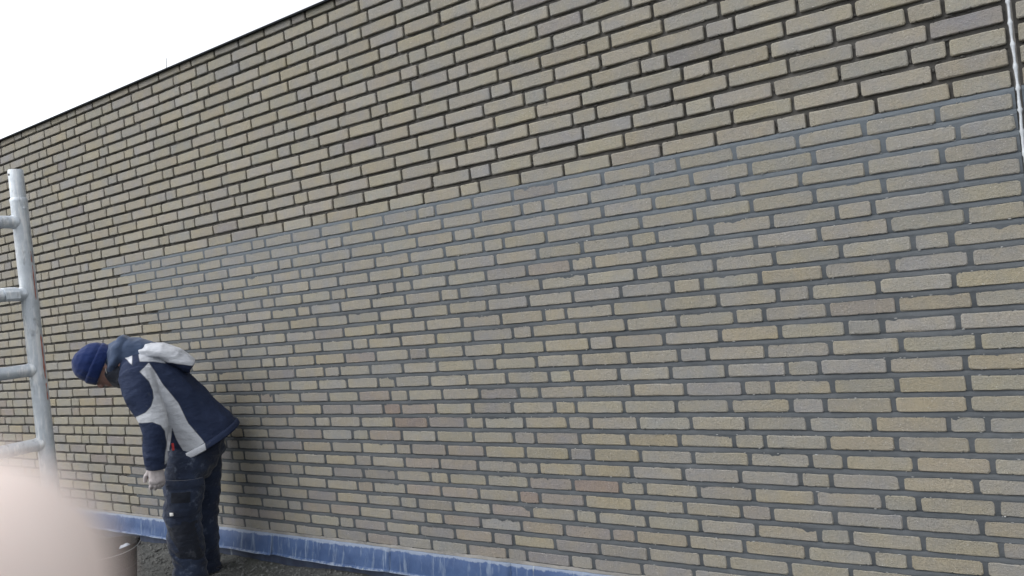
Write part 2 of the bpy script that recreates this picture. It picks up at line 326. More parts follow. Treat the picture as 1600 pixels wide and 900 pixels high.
def variant(L, seed, rough, HB=HB, rc=1.0):
    """one brick about its centre, front face towards -y; ~70 triangles, worn corners and chips"""
    r = random.Random(seed); hx, hz = L/2, HB/2; nx = 7 if L > .15 else 4; pts = []
    cr = r.uniform(.0025, .006)*rc
    for i in range(nx): pts.append((-hx+cr+(L-2*cr)*i/(nx-1), -hz))
    pts.append((hx, -hz+r.uniform(.002, .006)*rc)); pts.append((hx, hz-r.uniform(.002, .007)*rc))
    for i in range(nx): pts.append((hx-cr-(L-2*cr)*i/(nx-1), hz))
    pts.append((-hx, hz-r.uniform(.002, .007)*rc)); pts.append((-hx, -hz+r.uniform(.002, .006)*rc))
    pts = [(x+r.uniform(-1, 1)*.0010*rough, z+r.uniform(-1, 1)*.0008*rough) for x, z in pts]
    for _ in range(r.choice([0, 1, 1, 2, 3])):            # small nicks in the long edges
        i = r.choice([q for q in range(len(pts)-1) if abs(pts[q][1]-pts[q+1][1]) < .004 and abs(pts[q][0]-pts[q+1][0]) > .018] or [0])
        (xa, za), (xb, zb_) = pts[i], pts[i+1]
        if abs(xb-xa) < .018: continue
        sg = 1 if xb > xa else -1; t = r.uniform(.3, .7); xm, zm = xa+(xb-xa)*t, za+(zb_-za)*t; dn = r.uniform(.0012, .0034)
        pts[i+1:i+1] = [(xm-sg*r.uniform(.002, .004), zm), (xm, zm-math.copysign(dn, zm)), (xm+sg*r.uniform(.002, .005), zm)]
    N = len(pts); b = r.uniform(.0018, .0034)
    def ins(x, z, d): return (x-math.copysign(min(d, abs(x)), x) if abs(x) > hx-.012 else x, z-math.copysign(d, z) if abs(z) > hz-.012 else z)
    back = [(x, .034, z) for x, z in pts]; mid = [(x, b+r.uniform(-.0006, .0010), z) for x, z in pts]
    fr = [(*[q for q in (ins(x, z, b*r.uniform(.8, 1.5)),)][0][:1], r.uniform(-.0005, .0005), ins(x, z, b*r.uniform(.8, 1.5))[1]) for x, z in pts]
    v = back+mid+fr; f = []
    for a in (0, N):
        for i in range(N):
            j = (i+1) % N; f.append((a+i, a+j, a+N+j, a+N+i))
    f.append(tuple(range(2*N, 3*N)))
    return v, f
LS, LH = .206, .097
VAR_S = [variant(LS, 100+i, 1.0) for i in range(36)]; VAR_H = [variant(LH, 300+i, 1.0) for i in range(18)]
VAR_S += [variant(LS, 500+i, 1.0, .0480, 1.25) for i in range(36)]; VAR_H += [variant(LH, 700+i, 1.0, .0480, 1.25) for i in range(18)]   # second half: edges lapped by pointing
ME_S = [mesh('brick', *v) for v in VAR_S]; ME_H = [mesh('brick', *v) for v in VAR_H]
for m in ME_S+ME_H: m.materials.append(M_BRICK)
PAL = {'b': (.258, .245, .212), 'l': (.272, .260, .228), 'v': (.266, .250, .210), 'y': (.272, .248, .196), 'g': (.249, .242, .224), 'm': (.224, .213, .203), 'p': (.242, .219, .197), 'r': (.218, .182, .164)}
SPEC = [(15,-2.7,'r'),(16,-2.59,'r'),(17,-2.77,'p'),(23,-3.11,'p'),(23,-2.33,'p'),(21,-2.52,'p'),(21,-2.35,'p'),(19,-2.54,'p'),(19,-2.34,'p'),(18,-2.3,'p'),(23,-3.32,'p'),(20,-3.07,'m'),(20,-2.84,'m'),(24,-2.94,'m'),(15,-2.54,'p'),(17,-1.94,'m'),(17,-1.76,'m'),(18,-1.66,'m'),(20,-1.6,'r'),(20,-1.83,'p'),(21,-1.95,'r'),(21,-1.78,'p'),(23,-1.67,'p'),(24,-1.73,'m'),(25,-1.86,'m'),(17,-1.55,'y'),(17,-1.33,'y'),(18,-1.82,'y'),(18,-1.5,'y'),(19,-1.76,'y'),(19,-1.54,'y'),(21,-1.55,'y'),(20,-1.32,'y'),(23,-1.35,'y'),(24,-1.94,'y'),(11,-2.5,'m'),(6,-1.97,'m'),(6,-1.87,'m'),(6,-1.71,'p'),(-9,-1.54,'m'),(-11,-1.69,'m'),(-1,-3.84,'m'),(0,-3.69,'m'),(18,-0.36,'y'),(16,-0.39,'y'),(9,-0.12,'y'),(10,-0.29,'y'),(13,-0.13,'y'),(15,-0.33,'y'),(18,-0.28,'y'),(9,-0.73,'g'),(15,-0.72,'g'),(13,-0.56,'g')]
def pick(kk, s, hd):
    if kk < 8: wts = dict(b=6, l=6, v=2.5, g=1.8 if not hd else 3.5, m=.12)
    elif kk < 14: wts = dict(b=6, l=3, v=2, y=.6, g=2 if not hd else 3, m=.35, p=.3)
    elif s < -1.4: wts = dict(b=5, l=1, v=1.5, y=1.6, g=1, m=1.2, p=1.4)
    else: wts = dict(b=6, l=2, v=2, y=1.6, g=1.6 if not hd else 3, m=.2, p=.15)
    if kk == 25: wts = dict(g=4, m=3, p=1.5, b=1)
    ks = list(wts); return random.choices(ks, [wts[q] for q in ks])[0]
XS = {0: -5.20, 1: -4.98, 2: -4.90, 3: -4.71, 4: -4.83, 5: -4.60, 6: -4.72, 7: -4.48, 8: -4.58}
for kk in range(9, 26): XS[kk] = random.uniform(-4.62, -4.44) if kk < 21 else random.uniform(-5.2, -5.0)
bricks = []
for kk, txt in ROWS.items():
    for side in txt.split('|'):
        d = [int(q) for q in side.split()]; x = d[0]/1000.0
        for g in d[1:]:
            g /= 1000.0
            if g < .05: x += g; continue
            a, b_ = x, x+g; x = b_; cx = (a+b_)/2; L = g-random.uniform(.011, .014)
            hd = g < .16
            t = pick(kk, cx, hd)
            for (k2, s2, t2) in SPEC:
                if k2 == kk and a < s2 < b_: t = t2
            col = np.array(PAL[t])*random.uniform(*((.95, 1.055) if kk < 8 else (.93, 1.06)))*np.array([random.uniform(.985, 1.015), 1, random.uniform(.97, 1.03)])
            if kk > 0 and cx > XS[kk]:                     # film of mortar dragged over the faces while pointing
                hz_ = .10+.24*max(0, 1-kk/9)+.14*max(0, min(1, (-cx-2.2)/2))+.16*noise.noise(Vector((cx*1.7, kk*.35, 0)))
                hz_ = min(.5, max(0, hz_)); col = col*(1-hz_)+np.array((.205, .212, .216))*hz_
            half = (len(ME_H) if hd else len(ME_S))//2; pt = kk > 0 and cx > XS[kk]
            vi = random.randrange(half)+(half if pt else 0); L -= .0025 if pt else 0
            bricks.append(dict(k=kk, x=cx, z=zb(kk)+HB/2+random.uniform(-.0012, .0012), y=WY+random.uniform(-.0012, .0012), L=L, hd=hd, vi=vi, col=col,
                               flip=random.random() < .5, rx=random.uniform(-.010, .010), rz=random.uniform(-.006, .006) if hd else random.uniform(-.003, .003), ry=random.uniform(-.008, .008)))
bpy.context.view_layer.update(); inv = M.inverted()
def px(p):
    q = inv @ Vector(p); return 800+F_PX*q.x/-q.z, 450-F_PX*q.y/-q.z
for b in bricks:
    u0, v0 = px((b['x']-b['L']/2, WY, b['z'])); u1, v1 = px((b['x']+b['L']/2, WY, b['z']))
    _, va = px((b['x'], WY, b['z']-HB/2)); _, vb = px((b['x'], WY, b['z']+HB/2))
    c0, c1 = max(0, min(1600, u0)), max(0, min(1600, u1))
    vm = (v0+v1)/2; vis = (c1-c0) > 3 and -12 < vm < 912
    b['area'] = (c1-c0)*abs(va-vb) if vis else 0
order = sorted(range(len(bricks)), key=lambda i: -bricks[i]['area']); near = set(order[:300])
def bmat(b):
    sc = b['L']/(LH if b['hd'] else LS)
    return Matrix.Translation((b['x'], b['y'], b['z'])) @ Matrix.Rotation(b['rz'], 4, 'Z') @ Matrix.Rotation(b['rx'], 4, 'X') @ Matrix.Rotation(b['ry']+(math.pi if b['flip'] else 0), 4, 'Y') @ Matrix.Diagonal((sc, 1, 1, 1))
V = []; Fq = []; T = []
for i, b in enumerate(bricks):
    Mx = bmat(b)
    if i in near:
        o = bpy.data.objects.new('brick', (ME_H if b['hd'] else ME_S)[b['vi']]); COL.objects.link(o); o.parent = wall
        o.matrix_local = Matrix.Translation(WO) @ Mx; o.color = (*b['col'], 1)
    else:
        v, f = (VAR_H if b['hd'] else VAR_S)[b['vi']]; arr = np.array(v); m3 = np.array(Mx.to_3x3()); tr = np.array(Mx.translation+WO)
        o = len(V); V += list(map(tuple, arr @ m3.T+tr)); Fq += [tuple(q+o for q in ff) for ff in f]; T += [(*b['col'], 1)]*len(v)
me = mesh('brickwork', V, Fq); at = me.attributes.new('tint', 'FLOAT_COLOR', 'POINT'); at.data.foreach_set('color', np.array(T, dtype=np.float32).ravel())
tag(wpart('brickwork', me, M_BRICKS), kind='stuff')

# mortar: rough raked bed behind, and the newly pointed joints nearly flush with the brick faces
def sheet(name, spans, y, dx, dz, amp, seed, struck=False):
    V = []; Fq = []
    for (x0, x1, z0_, z1) in spans:
        nx = max(2, int((x1-x0)/dx)); nz = max(2, int(round((z1-z0_)/dz))); o = len(V); dep = 0.0
        X = np.linspace(x0, x1, nx+1); Zz = np.linspace(z0_, z1, nz+1)
        if struck:                       # bed joint struck back under the brick above, flush on the brick below
            zk = z0_+(CRS-HB); Zz = [z0_, z0_+.006, z0_+.0115, zk-.0008]; dep = [.0006, .0014, .0032, .0068]
            if z1 > zk+.01: Zz += [zk+.006, zk+HB*.5, z1]; dep += [.0034, .0034, .0010]
            nz = len(Zz)-1; dep = np.array(dep)[:, None]-.003
        D = rng.normal(0, 1, (nz+1, nx+1)); D = (D+np.roll(D, 1, 1)+np.roll(D, -1, 1))/1.73*.75
        lo = np.array([[noise.noise(Vector((x*6+seed, z*14, 0))) for x in X] for z in Zz])
        Yv = y+dep+amp*(D*.6+lo*1.2)
        for j in range(nz+1):
            for i in range(nx+1): V.append((X[i]+WO.x, Yv[j, i]+WO.y, Zz[j]))
        for j in range(nz):
            for i in range(nx): a = o+j*(nx+1)+i; Fq.append((a, a+1, a+nx+2, a+nx+1))
    return mesh(name, V, Fq, True)
XL, XR = -8.5, 1.46
wpart('raked_mortar', sheet('raked_mortar', [(XL, -.012, zb(25)-.02, zb(-16)+.036), (.004, XR, zb(25)-.02, zb(-16)+.036)], WY+.0170, .018, .0130, .0036, 3), M_RAKED)
spans = []
for kk in range(0, 26):
    zl, zh = zb(kk)-(CRS-HB)-.002, zb(kk)+(-.0005 if kk == 0 else HB+.002)
    xs = XS[kk]
    if kk == 25: zl = zb(25)-.015
    if kk in (4, 9): pass
    spans.append((xs, -.013, zl+.002, zh)); spans.append((.005, XR, zl+.002, zh))
wpart('pointing', sheet('pointing', spans, WY+.0030, .0110, .0085, .0011, 9, True), M_POINT)
# old mortar left in the raked joints, and crumbs of new mortar stuck along the edges of the pointed bricks
def lumps(name, spots, mat):
    V = []; Fq = []
    for x, y, z, rx_, ry_, rz_ in spots:
        o = len(V)
        for a, b_, c_ in ico_v: q = random.uniform(.7, 1.2); V.append((x+WO.x+a*rx_*q, y+WO.y+b_*ry_*q, z+c_*rz_*q))
        Fq += [tuple(i_+o for i_ in f_) for f_ in ico_f]
    tag(wpart(name, mesh(name, V, Fq), mat), kind='stuff')
old = []; new = []
for b in bricks:
    if b['x'] < -6.8: continue
    pt = b['k'] > 0 and b['x'] > XS[b['k']]
    for _ in range(random.choice([0, 1, 2, 3])):
        x = b['x']+random.uniform(-.5, .5)*b['L']
        if not pt:
            r = random.uniform(.003, .007); old.append((x, WY+random.uniform(.009, .016), b['z']-HB/2-random.uniform(.004, .016), r*random.uniform(1, 2.6), r*.8, r*.7))
        else:
            up_ = random.random() < .75; r = random.uniform(.0012, .0026)
            new.append((x, WY+.0005, b['z']+(HB/2-.0005 if up_ else -HB/2+.001)+random.uniform(-.0015, .0005), r*random.uniform(1, 2.8), r*.7, r*.8))
    if not pt and random.random() < .5:
        r = random.uniform(.003, .006); old.append((b['x']+b['L']/2+.006, WY+random.uniform(.008, .015), b['z']+random.uniform(-.4, .4)*HB, r*.9, r*.8, r*random.uniform(1, 2)))
lumps('mortar_residue', old, M_RAKED)
M_FLECK = mat_plain('mortar_fleck', (.27, .275, .27), .95, 0, .6, 40, .3, obj=False)
lumps('mortar_fleck', new, M_FLECK)
core = box((XL+3.5, .022, 0), (XR+3.5, .30, zb(-16)+.036)); M_CORE = mat_plain('wall_core', (.20, .19, .18), .95)
wpart('wall_core', mesh('wall_core', *core), M_CORE)
# roof edge trim along the top
M_TRIM = mat_plain('roof_trim', (.012, .014, .016), .9, 0, .3, 8, .1, spec=.1)
zt = zb(-16)+.0352
prof = [(-.020, zt-.002), (-.020, zt+.006), (-.016, zt+.010), (.33, zt+.020), (.33, zt+.002), (-.012, zt+.002), (-.012, zt-.002)]
seg = []; xs = XL
while xs < XR:
    xe = min(xs+2.5, XR); n = len(prof)
    v = [(xs+3.5, y, z) for y, z in prof]+[(xe-.004+3.5, y, z) for y, z in prof]
    f = [(i, (i+1) % n, n+(i+1) % n, n+i) for i in range(n)]+[tuple(range(n-1, -1, -1)), tuple(range(n, 2*n))]
    wpart('edge_trim', mesh('edge_trim', v, f), M_TRIM); xs = xe

# lead flashing in lapped pieces over a bitumen upstand
k = NT('lead'); p = k.pos()
c = k.mix(k.ramp(k.noise(p, 7, 4, .6), [(.3, 0.0), (.7, 1.0)]), (.020, .045, .118), (.042, .080, .178))
st = k.noise(k.pos((38, 8, 5)), 1.0, 5, .7)
c = k.mix(k.ramp(st, [(.54, 0.0), (.70, .7)]), c, (.20, .25, .32))
st2 = k.math('MULTIPLY', k.ramp(k.noise(k.pos((34, 6, .8)), 1.0, 2, .5), [(.66, 0.0), (.70, 1.0)]), k.ramp(k.noise(p, 40, 3), [(.40, .2), (.55, .9)]))
c = k.mix(st2, c, (.30, .32, .27))
sx = k.n('ShaderNodeSeparateXYZ'); k.l(k.pos(), sx.inputs[0])
edge = k.math('ADD', k.math('MULTIPLY', k.math('ABSOLUTE', k.math('SUBTRACT', sx.outputs[2], .113), 0), 14.0), k.math('MULTIPLY', k.noise(p, 26, 4, .7), .55))
c = k.mix(k.ramp(edge, [(.92, 0.0), (1.15, .62)]), c, (.24, .28, .34))      # lime bloom along both edges
M_LEAD = k.done(c, k.ramp(st, [(.4, .5), (.8, .85)]), k.bump(k.noise(k.pos((17, 8, 9)), 1, 4), .6, .010), .0, .3)
k = NT('bitumen_upstand'); p = k.pos()
c = k.mix(k.ramp(k.noise(k.pos((18, 5, 3)), 1, 4), [(.40, 0.0), (.72, .7)]), (.015, .023, .048), (.040, .058, .098))
c = k.mix(k.ramp(k.noise(k.pos((25, 5, 1)), 1, 2), [(.68, 0.0), (.74, .8)]), c, (.15, .17, .19))
M_UP = k.done(c, .75, k.bump(k.noise(p, 60, 4), .4, .004))
v, f = box((XL+3.5, -.016, -.05), (XR+3.5, .021, .120)); wpart('upstand', mesh('upstand', v, f), M_UP)
laps = [-8.4, -7.0, -6.0, -5.257, -4.47, -3.724, -2.823, -2.09, -1.3, -.5, .35, 1.45]
for i, (a, b_) in enumerate(zip(laps, laps[1:])):
    nx = max(6, int((b_-a)/.035)); pr = [(.018, .1765), (-.004, .1745), (-.010, .168), (-.019, .110), (-.026, .070), (-.034, .064), (-.0345, .061), (-.026, .062)]
    V = []; Fq = []; m = len(pr)
    for t in range(nx+1):
        x = a-.012+(b_-a+.024)*t/nx; wv = .0085*noise.noise(Vector((x*5, i*9.1, 0)))+.0040*noise.noise(Vector((x*17, i*3.1, 2)))
        wz = .0060*noise.noise(Vector((x*4, i*5.7, 7)))
        tilt = -.006*(t/nx)
        for j, (y, z) in enumerate(pr):
            e = (j/(m-1))
            V.append((x+3.5, y+wv*e*1.6+tilt*e-.0016*(i % 2), z+wz*e+(.0025*noise.noise(Vector((x*11, 1.5, i))) if j < 3 else 0)))
    for t in range(nx):
        for j in range(m-1): Fq.append((t*m+j, t*m+j+1, (t+1)*m+j+1, (t+1)*m+j))
    o = wpart('flashing_piece', mesh('flashing_piece', V, Fq, True), M_LEAD)
    sm = o.modifiers.new('thick', 'SOLIDIFY'); sm.thickness = .0022; sm.offset = 0
# mortar fillet smeared between the lowest course and the lead
V = []; Fq = []; n = 0
X = np.arange(XL+.1, XR-.05, .015)
for x in X:
    h1 = .006+.008*abs(noise.noise(Vector((x*6, 0, 4))))+.003*random.random(); h2 = .010+.006*noise.noise(Vector((x*9, 2, 4)))
    V += [(x+3.5, .002, .178+h1), (x+3.5, -.0035-.002*random.random(), .178+h1*.5), (x+3.5, -.008, .1775-.003*random.random()), (x+3.5, .004, .170)]
for i in range(len(X)-1):
    for j in range(3): Fq.append((i*4+j, i*4+j+1, (i+1)*4+j+1, (i+1)*4+j))
wpart('mortar_fillet', mesh('mortar_fillet', V, Fq, True), mat_mortar('fillet_mortar', (.13, .128, .122), (.22, .215, .205), .8))

# white cord in the expansion joint
k = NT('white_cord'); p = k.pos()
c = k.mix(k.ramp(k.noise(p, 70, 4, .6), [(.35, .0), (.7, 1.0)]), (.40, .43, .46), (.52, .545, .57))
M_CORD = k.done(c, .65, k.bump(k.noise(p, 150, 3), .5, .002))
pts = []; z = .19
while z < zb(-16)+.02:
    kz = (Z0-z)/CRS; fr = kz-math.floor(kz)
    lump = .0034*math.exp(-((fr-.12)/.09)**2)+.0016*noise.noise(Vector((0, 0, z*30)))
    x = -.005+.0035*noise.noise(Vector((1, 0, z*4)))+.0016*noise.noise(Vector((4, 0, z*22)))
    inn = .004 if z < zb(2) else 0.0
    pts.append((x, WY-.002+.002*noise.noise(Vector((7, 0, z*9)))+inn, z, 0.0040+lump, .0045+lump)); z += .008
me = mesh('joint_cord', *tube(pts, 10), True)
tag(link('joint_cord', me, M_CORD), 'thin lumpy white cord running down the vertical expansion joint at the right edge', 'cord')
# thin wire standing up behind the roof edge
me = mesh('roof_wire', *tube([(-4.262, WY+.02, zt+.02, .0022), (-4.257, WY+.02, zt+.05, .0020), (-4.250, WY+.02, zt+.085, .0016)], 6))
tag(link('roof_wire', me, mat_plain('wire', (.16, .17, .16), .6)), 'thin grey wire sticking up from the dark roof edge', 'wire')

# ------------------------------------------------------------------ scaffold end frame at the left
k = NT('galvanised'); p = k.pos(obj=True)
c = k.mix(k.ramp(k.noise(p, 28, 5, .65), [(.3, 0.0), (.7, 1.0)]), (.42, .46, .50), (.56, .60, .64))
c = k.mix(k.ramp(k.noise(k.pos((60, 60, 9), True), 1, 4, .65), [(.50, 0.0), (.64, .8)]), c, (.72, .73, .73))     # dried mortar splashes
c = k.mix(k.ramp(k.noise(k.pos((30, 30, 12), True), 1, 3, .7), [(.58, 0.0), (.68, .7)]), c, (.22, .23, .25))
M_GALV = k.done(c, k.ramp(k.noise(p, 40, 4), [(.3, .38), (.7, .62)]), k.bump(k.noise(p, 120, 4, .6), .45, .002), .45)
M_RED = mat_plain('red_marking_paint', (.34, .13, .10), .6, 0, .35, 60, .2)
M_DARK = mat_plain('dark_plank_edge', (.03, .028, .028), .7, 0, .4, 30, .3)
PX, PY = -2.772, 1.270
sc = tag(empty('scaffold', (PX, PY, 0)), 'grey galvanised scaffold end frame of tube and welded rungs, at the left edge', 'scaffold')
def ring_tube(x, y, prof, n=28): return loft(lathe(prof, n, (x, y, 0)))
def post(yo):
    prof = [(.030, .0), (.030, .012), (.0254, .014), (.0254, 1.862), (.0262, 1.866), (.0262, 1.874), (.0240, 1.878)]
    o = link('post', mesh('post', *ring_tube(0, yo, prof), True), M_GALV, sc)
    s = [(.0228, 1.876), (.0228, 1.90), (.0226, 1.93), (.0228, 1.968), (.0218, 1.972), (.0190, 1.972), (.0190, 1.90)]
    link('spigot', mesh('spigot', *ring_tube(0, yo, s), True), M_GALV, o)
    h = link('pin_hole', mesh('pin_hole', *tube([(.0018, yo-.0210, 1.955, .0042), (.0020, yo-.0231, 1.955, .0042)], 12, (0, 0, 1))), M_DARK, o)
    link('rivet', mesh('rivet', *tube([(.0236, yo+.0050, 1.842, .0062), (.0262, yo+.0056, 1.842, .0058), (.0270, yo+.0058, 1.842, .0036)], 12, (0, 0, 1)), True), M_GALV, o)
    return o
p1 = post(0.0); post(-.72)
# worn red paint on the side of the post that faces the wall-ward right
def paint(z0_, z1, a0, a1, seed):
    V = []; Fq = []; nz, na = 40, 5
    for i in range(nz+1):
        z = z0_+(z1-z0_)*i/nz
        e = .5+.5*noise.noise(Vector((z*40, seed, 0))); taper = min(1, i/4, (nz-i)/4)
        for j in range(na+1):
            a = a0+(a1-a0)*((j/na-.5)*e*taper+.5); V.append((.02575*math.cos(a), .02575*math.sin(a), z))
    for i in range(nz):
        for j in range(na): q = i*(na+1)+j; Fq.append((q, q+1, q+na+2, q+na+1))
    link('paint_mark', mesh('paint_mark', V, Fq, True), M_RED, p1)
paint(1.535, 1.655, R_(10), R_(30), 1.0); paint(1.66, 1.70, R_(12), R_(26), 3.0); paint(1.27, 1.425, R_(12), R_(40), 5.0); paint(1.20, 1.262, R_(16), R_(36), 8.0)
for z in (1.798, 1.559, 1.308, 1.062, .815, .57, .325):
    pr = [(0, -.012, z, .0212), (0, -.05, z, .0210), (0, -.36, z, .0208), (0, -.67, z, .0210), (0, -.708, z, .0212)]
    o = link('rung', mesh('rung', *tube(pr, 20, (1, 0, 0)), True), M_GALV, sc)
    for yy, d in ((-.0245, 1), (-.72+.0245, -1)):
        V = []; rings = []
        for t, rr in ((-.006, .0240), (.001, .0234), (.007, .0205)):
            rings.append([(rr*math.cos(2*math.pi*q/20), yy-d*t+.003*d*math.cos(4*math.pi*q/20)*(1-t*60), z+rr*math.sin(2*math.pi*q/20)) for q in range(20)])
        link('weld', mesh('weld', *loft(rings, False), True), M_GALV, o)
# platform hooked over the second rung, running off to the left
deck = tag(empty('scaffold_platform', (PX, PY, 0)), 'dark edged work platform hooked over the second scaffold rung', 'platform')
hk = []
for yo in (-.060, -.62):
    rings = []
    for (rr, dy) in ((.0225, 0),):
        pts = [(-.060, 1.5845), (-.012, 1.5845), (.016, 1.580), (.0285, 1.566), (.0290, 1.545), (.0235, 1.538), (.0225, 1.556), (.012, 1.5775), (-.012, 1.5795), (-.0235, 1.570), (-.026, 1.548), (-.060, 1.548)]
    v = [(x, yo-.021, z) for x, z in pts]+[(x, yo+.021, z) for x, z in pts]; n = len(pts)
    f = [(i, (i+1) % n, n+(i+1) % n, n+i) for i in range(n)]+[tuple(range(n-1, -1, -1)), tuple(range(n, 2*n))]
    link('hook', mesh('hook', v, f), M_GALV, deck)
link('board', mesh('board', *box((-1.75, -.645, 1.568), (-.058, -.035, 1.584), .002)), mat_plain('plywood_deck', (.06, .045, .035), .7, 0, .3, 12), deck)
link('side_rail', mesh('side_rail', *box((-1.75, -.034, 1.545), (-.050, -.020, 1.590), .003)), M_DARK, deck)
link('side_rail', mesh('side_rail', *box((-1.75, -.660, 1.545), (-.050, -.646, 1.590), .003)), M_DARK, deck)

# ------------------------------------------------------------------ mortar bucket
bk = tag(empty('bucket', (-4.055, 2.085, 0)), 'black plastic builder bucket with wire handle standing in front of the man', 'bucket')
M_PLAST = mat_plain('black_plastic', (.009, .010, .011), .7, 0, .35, 14, .15, spec=.2)
prof = [(.10, .004), (.115, .004), (.118, .02), (.146, .300), (.150, .302), (.156, .306), (.157, .322), (.153, .329), (.147, .327), (.144, .315), (.138, .24), (.114, .03), (.05, .025)]
link('shell', mesh('shell', *loft(lathe(prof, 40)), True), M_PLAST, bk)
prof = [(.139, .215), (.12, .222), (.08, .232), (.03, .238)]
me = mesh('mortar_mix', *loft(lathe(prof, 28)), True)
link('mortar_mix', me, mat_mortar('wet_mortar', (.17, .18, .19), (.28, .29, .30), 1.0), bk)
pts = []
for i in range(25):
    a = math.pi*i/24; pts.append((.162*math.cos(a), -.168*math.sin(a), .320-.016*math.sin(a), .0024))
M_WIRE = mat_plain('zinc_wire', (.45, .46, .47), .4, .7)
o = link('handle', mesh('handle', *tube(pts, 8, (0, 0, 1)), True), M_WIRE, bk); bk.rotation_euler.z = R_(63)
for sx_ in (-1, 1):
    link('lug', mesh('lug', *box((sx_*.150-.012, -.020, .296), (sx_*.150+.012, .020, .336), .004)), M_PLAST, bk)
for i in range(3):
    pass
# crumpled rag / foam in the bucket
me = fuse('rag', [tube([(.050+.022*i, .02+.025*math.sin(i*2), .240+.012*i, .036-.004*i)]+[(.066+.016*i, .03+.02*math.sin(i*2), .262+.012*i, .026)], 12, (0, 1, 0), True) for i in range(3)], .006, 3, lambda p_, n_: .006*noise.noise(p_*45))
link('rag', me, mat_plain('grey_rag', (.36, .39, .45), .9, 0, .4, 30, .5), bk)

# ------------------------------------------------------------------ the man, bent over and facing left
# local axes: +x the way he faces, +y his left, +z up
man = tag(empty('person', (-3.998, 2.502, 0), R_(-122.04)), 'person in navy and white work jacket and dark blue beanie, bending over beside the wall', 'person')
def fold(freq, amp, rot, seed, squash=.32):
    ca, sa = math.cos(rot), math.sin(rot)
    def d(p_, n_):
        q = Vector(((p_.x*ca+p_.z*sa)*freq*squash, p_.y*freq*.6, (-p_.x*sa+p_.z*ca)*freq))
        a = noise.noise(q+Vector((seed, 0, 0))); b_ = noise.noise(q*2.1+Vector((0, seed, 3)))
        return amp*((1-abs(a)*2.2)*.75+b_*.45)
    return d
M_SKIN = NT('skin'); kk_ = M_SKIN; p = kk_.pos(obj=True)
c = kk_.mix(kk_.ramp(kk_.noise(p, 40, 4), [(.3, 0.0), (.7, 1.0)]), (.22, .125, .10), (.29, .17, .14))
M_SKIN = kk_.done(c, .55, kk_.bump(kk_.noise(p, 300, 3), .2, .0008)); M_SKIN.node_tree.nodes['Principled BSDF'].inputs['Subsurface Weight'].default_value = .15
HN = Vector((.89, 0, .455)).normalized(); HF = Vector((.455, 0, -.89)).normalized(); HC = Vector((.320, 0, 1.236))
def hp(t, f_, s=0.0): q = HC+HN*t+HF*f_; return (q.x, s, q.z)
def hring(t, fc, rf, rs, n=20):
    return [tuple(Vector(hp(t, fc))+HF*rf*math.cos(2*math.pi*i/n)+Vector((0, 1, 0))*rs*math.sin(2*math.pi*i/n)) for i in range(n)]
head = loft([hring(.120, -.005, .03, .03), hring(.10, -.005, .068, .058), hring(.06, -.004, .090, .073), hring(.01, 0, .095, .076), hring(-.03, .004, .092, .074), hring(-.065, .014, .080, .066), hring(-.095, .030, .060, .052), hring(-.118, .045, .036, .034), hring(-.125, .048, .015, .015)])
nose = tube([(*hp(-.005, .088), .008), (*hp(-.030, .104), .011), (*hp(-.040, .104), .012)], 10, (0, 1, 0), True)
mouth = tube([(*hp(-.070, .085, -.02), .007), (*hp(-.070, .092, 0), .008), (*hp(-.070, .085, .02), .007)], 8, (0, 0, 1), True)
ears = [tube([(*hp(.012, -.008, s*.078), .016, .008), (*hp(-.03, .0, s*.080), .012, .008)], 10, (0, 1, 0), True) for s in (-1, 1)]
neck = tube([(*hp(-.05, -.02), .062, .06), (.235, 0, 1.235, .062, .064), (.15, 0, 1.18, .075, .10)], 18)
trunk = tube([(.20, 0, 1.21, .07, .12), (.15, 0, 1.185, .095, .17), (.06, 0, 1.09, .115, .17), (-.03, 0, .96, .11, .155), (-.11, 0, .83, .115, .165), (-.13, 0, .74, .11, .165)], 22, round_ends=True)
def arm_pts(s, r):
    if s > 0: return [(.155, .165, 1.165, r*1.45), (.135, .225, 1.06, r*1.35), (.088, .262, .915, r*1.08), (.100, .262, .80, r), (.108, .252, .700, r*.80)]
    return [(.165, -.165, 1.165, r*1.45), (.170, -.225, 1.06, r*1.35), (.120, -.250, .935, r*1.08), (.115, -.240, .82, r), (.105, -.225, .735, r*.8)]
arms = [tube(arm_pts(s, .036), 14, (0, 1, 0), True) for s in (1, -1)]
NEAR = [(-.090, .080, .765, .105, .085), (-.052, .098, .68, .108, .090), (-.022, .108, .59, .094, .098), (-.002, .110, .46, .090, .088), (.014, .110, .36, .083, .080), (.012, .110, .26, .080, .076), (-.002, .110, .15, .075, .072), (.0, .110, .075, .074, .072), (.0, .110, .045, .070, .070)]
FAR = [(-.120, -.080, .765, .105, .085), (-.120, -.098, .68, .108, .090), (-.112, -.110, .59, .098, .095), (-.102, -.112, .46, .089, .086), (-.090, -.112, .36, .082, .080), (-.082, -.112, .26, .077, .076), (-.076, -.112, .15, .074, .072), (-.075, -.112, .075, .074, .072), (-.075, -.112, .045, .070, .070)]
NEAR = [(a, s, z, r*1.05, q*1.07) if z < .6 else (a, s, z, r, q) for a, s, z, r, q in NEAR]; FAR = [(a, s, z, r*1.05, q*1.07) if z < .6 else (a, s, z, r, q) for a, s, z, r, q in FAR]
legs = [tube([(a, s, z, r*.66, q*.66) for a, s, z, r, q in L]+[(L[-1][0], L[-1][1], .03, .04, .04)], 16) for L in (NEAR, FAR)]
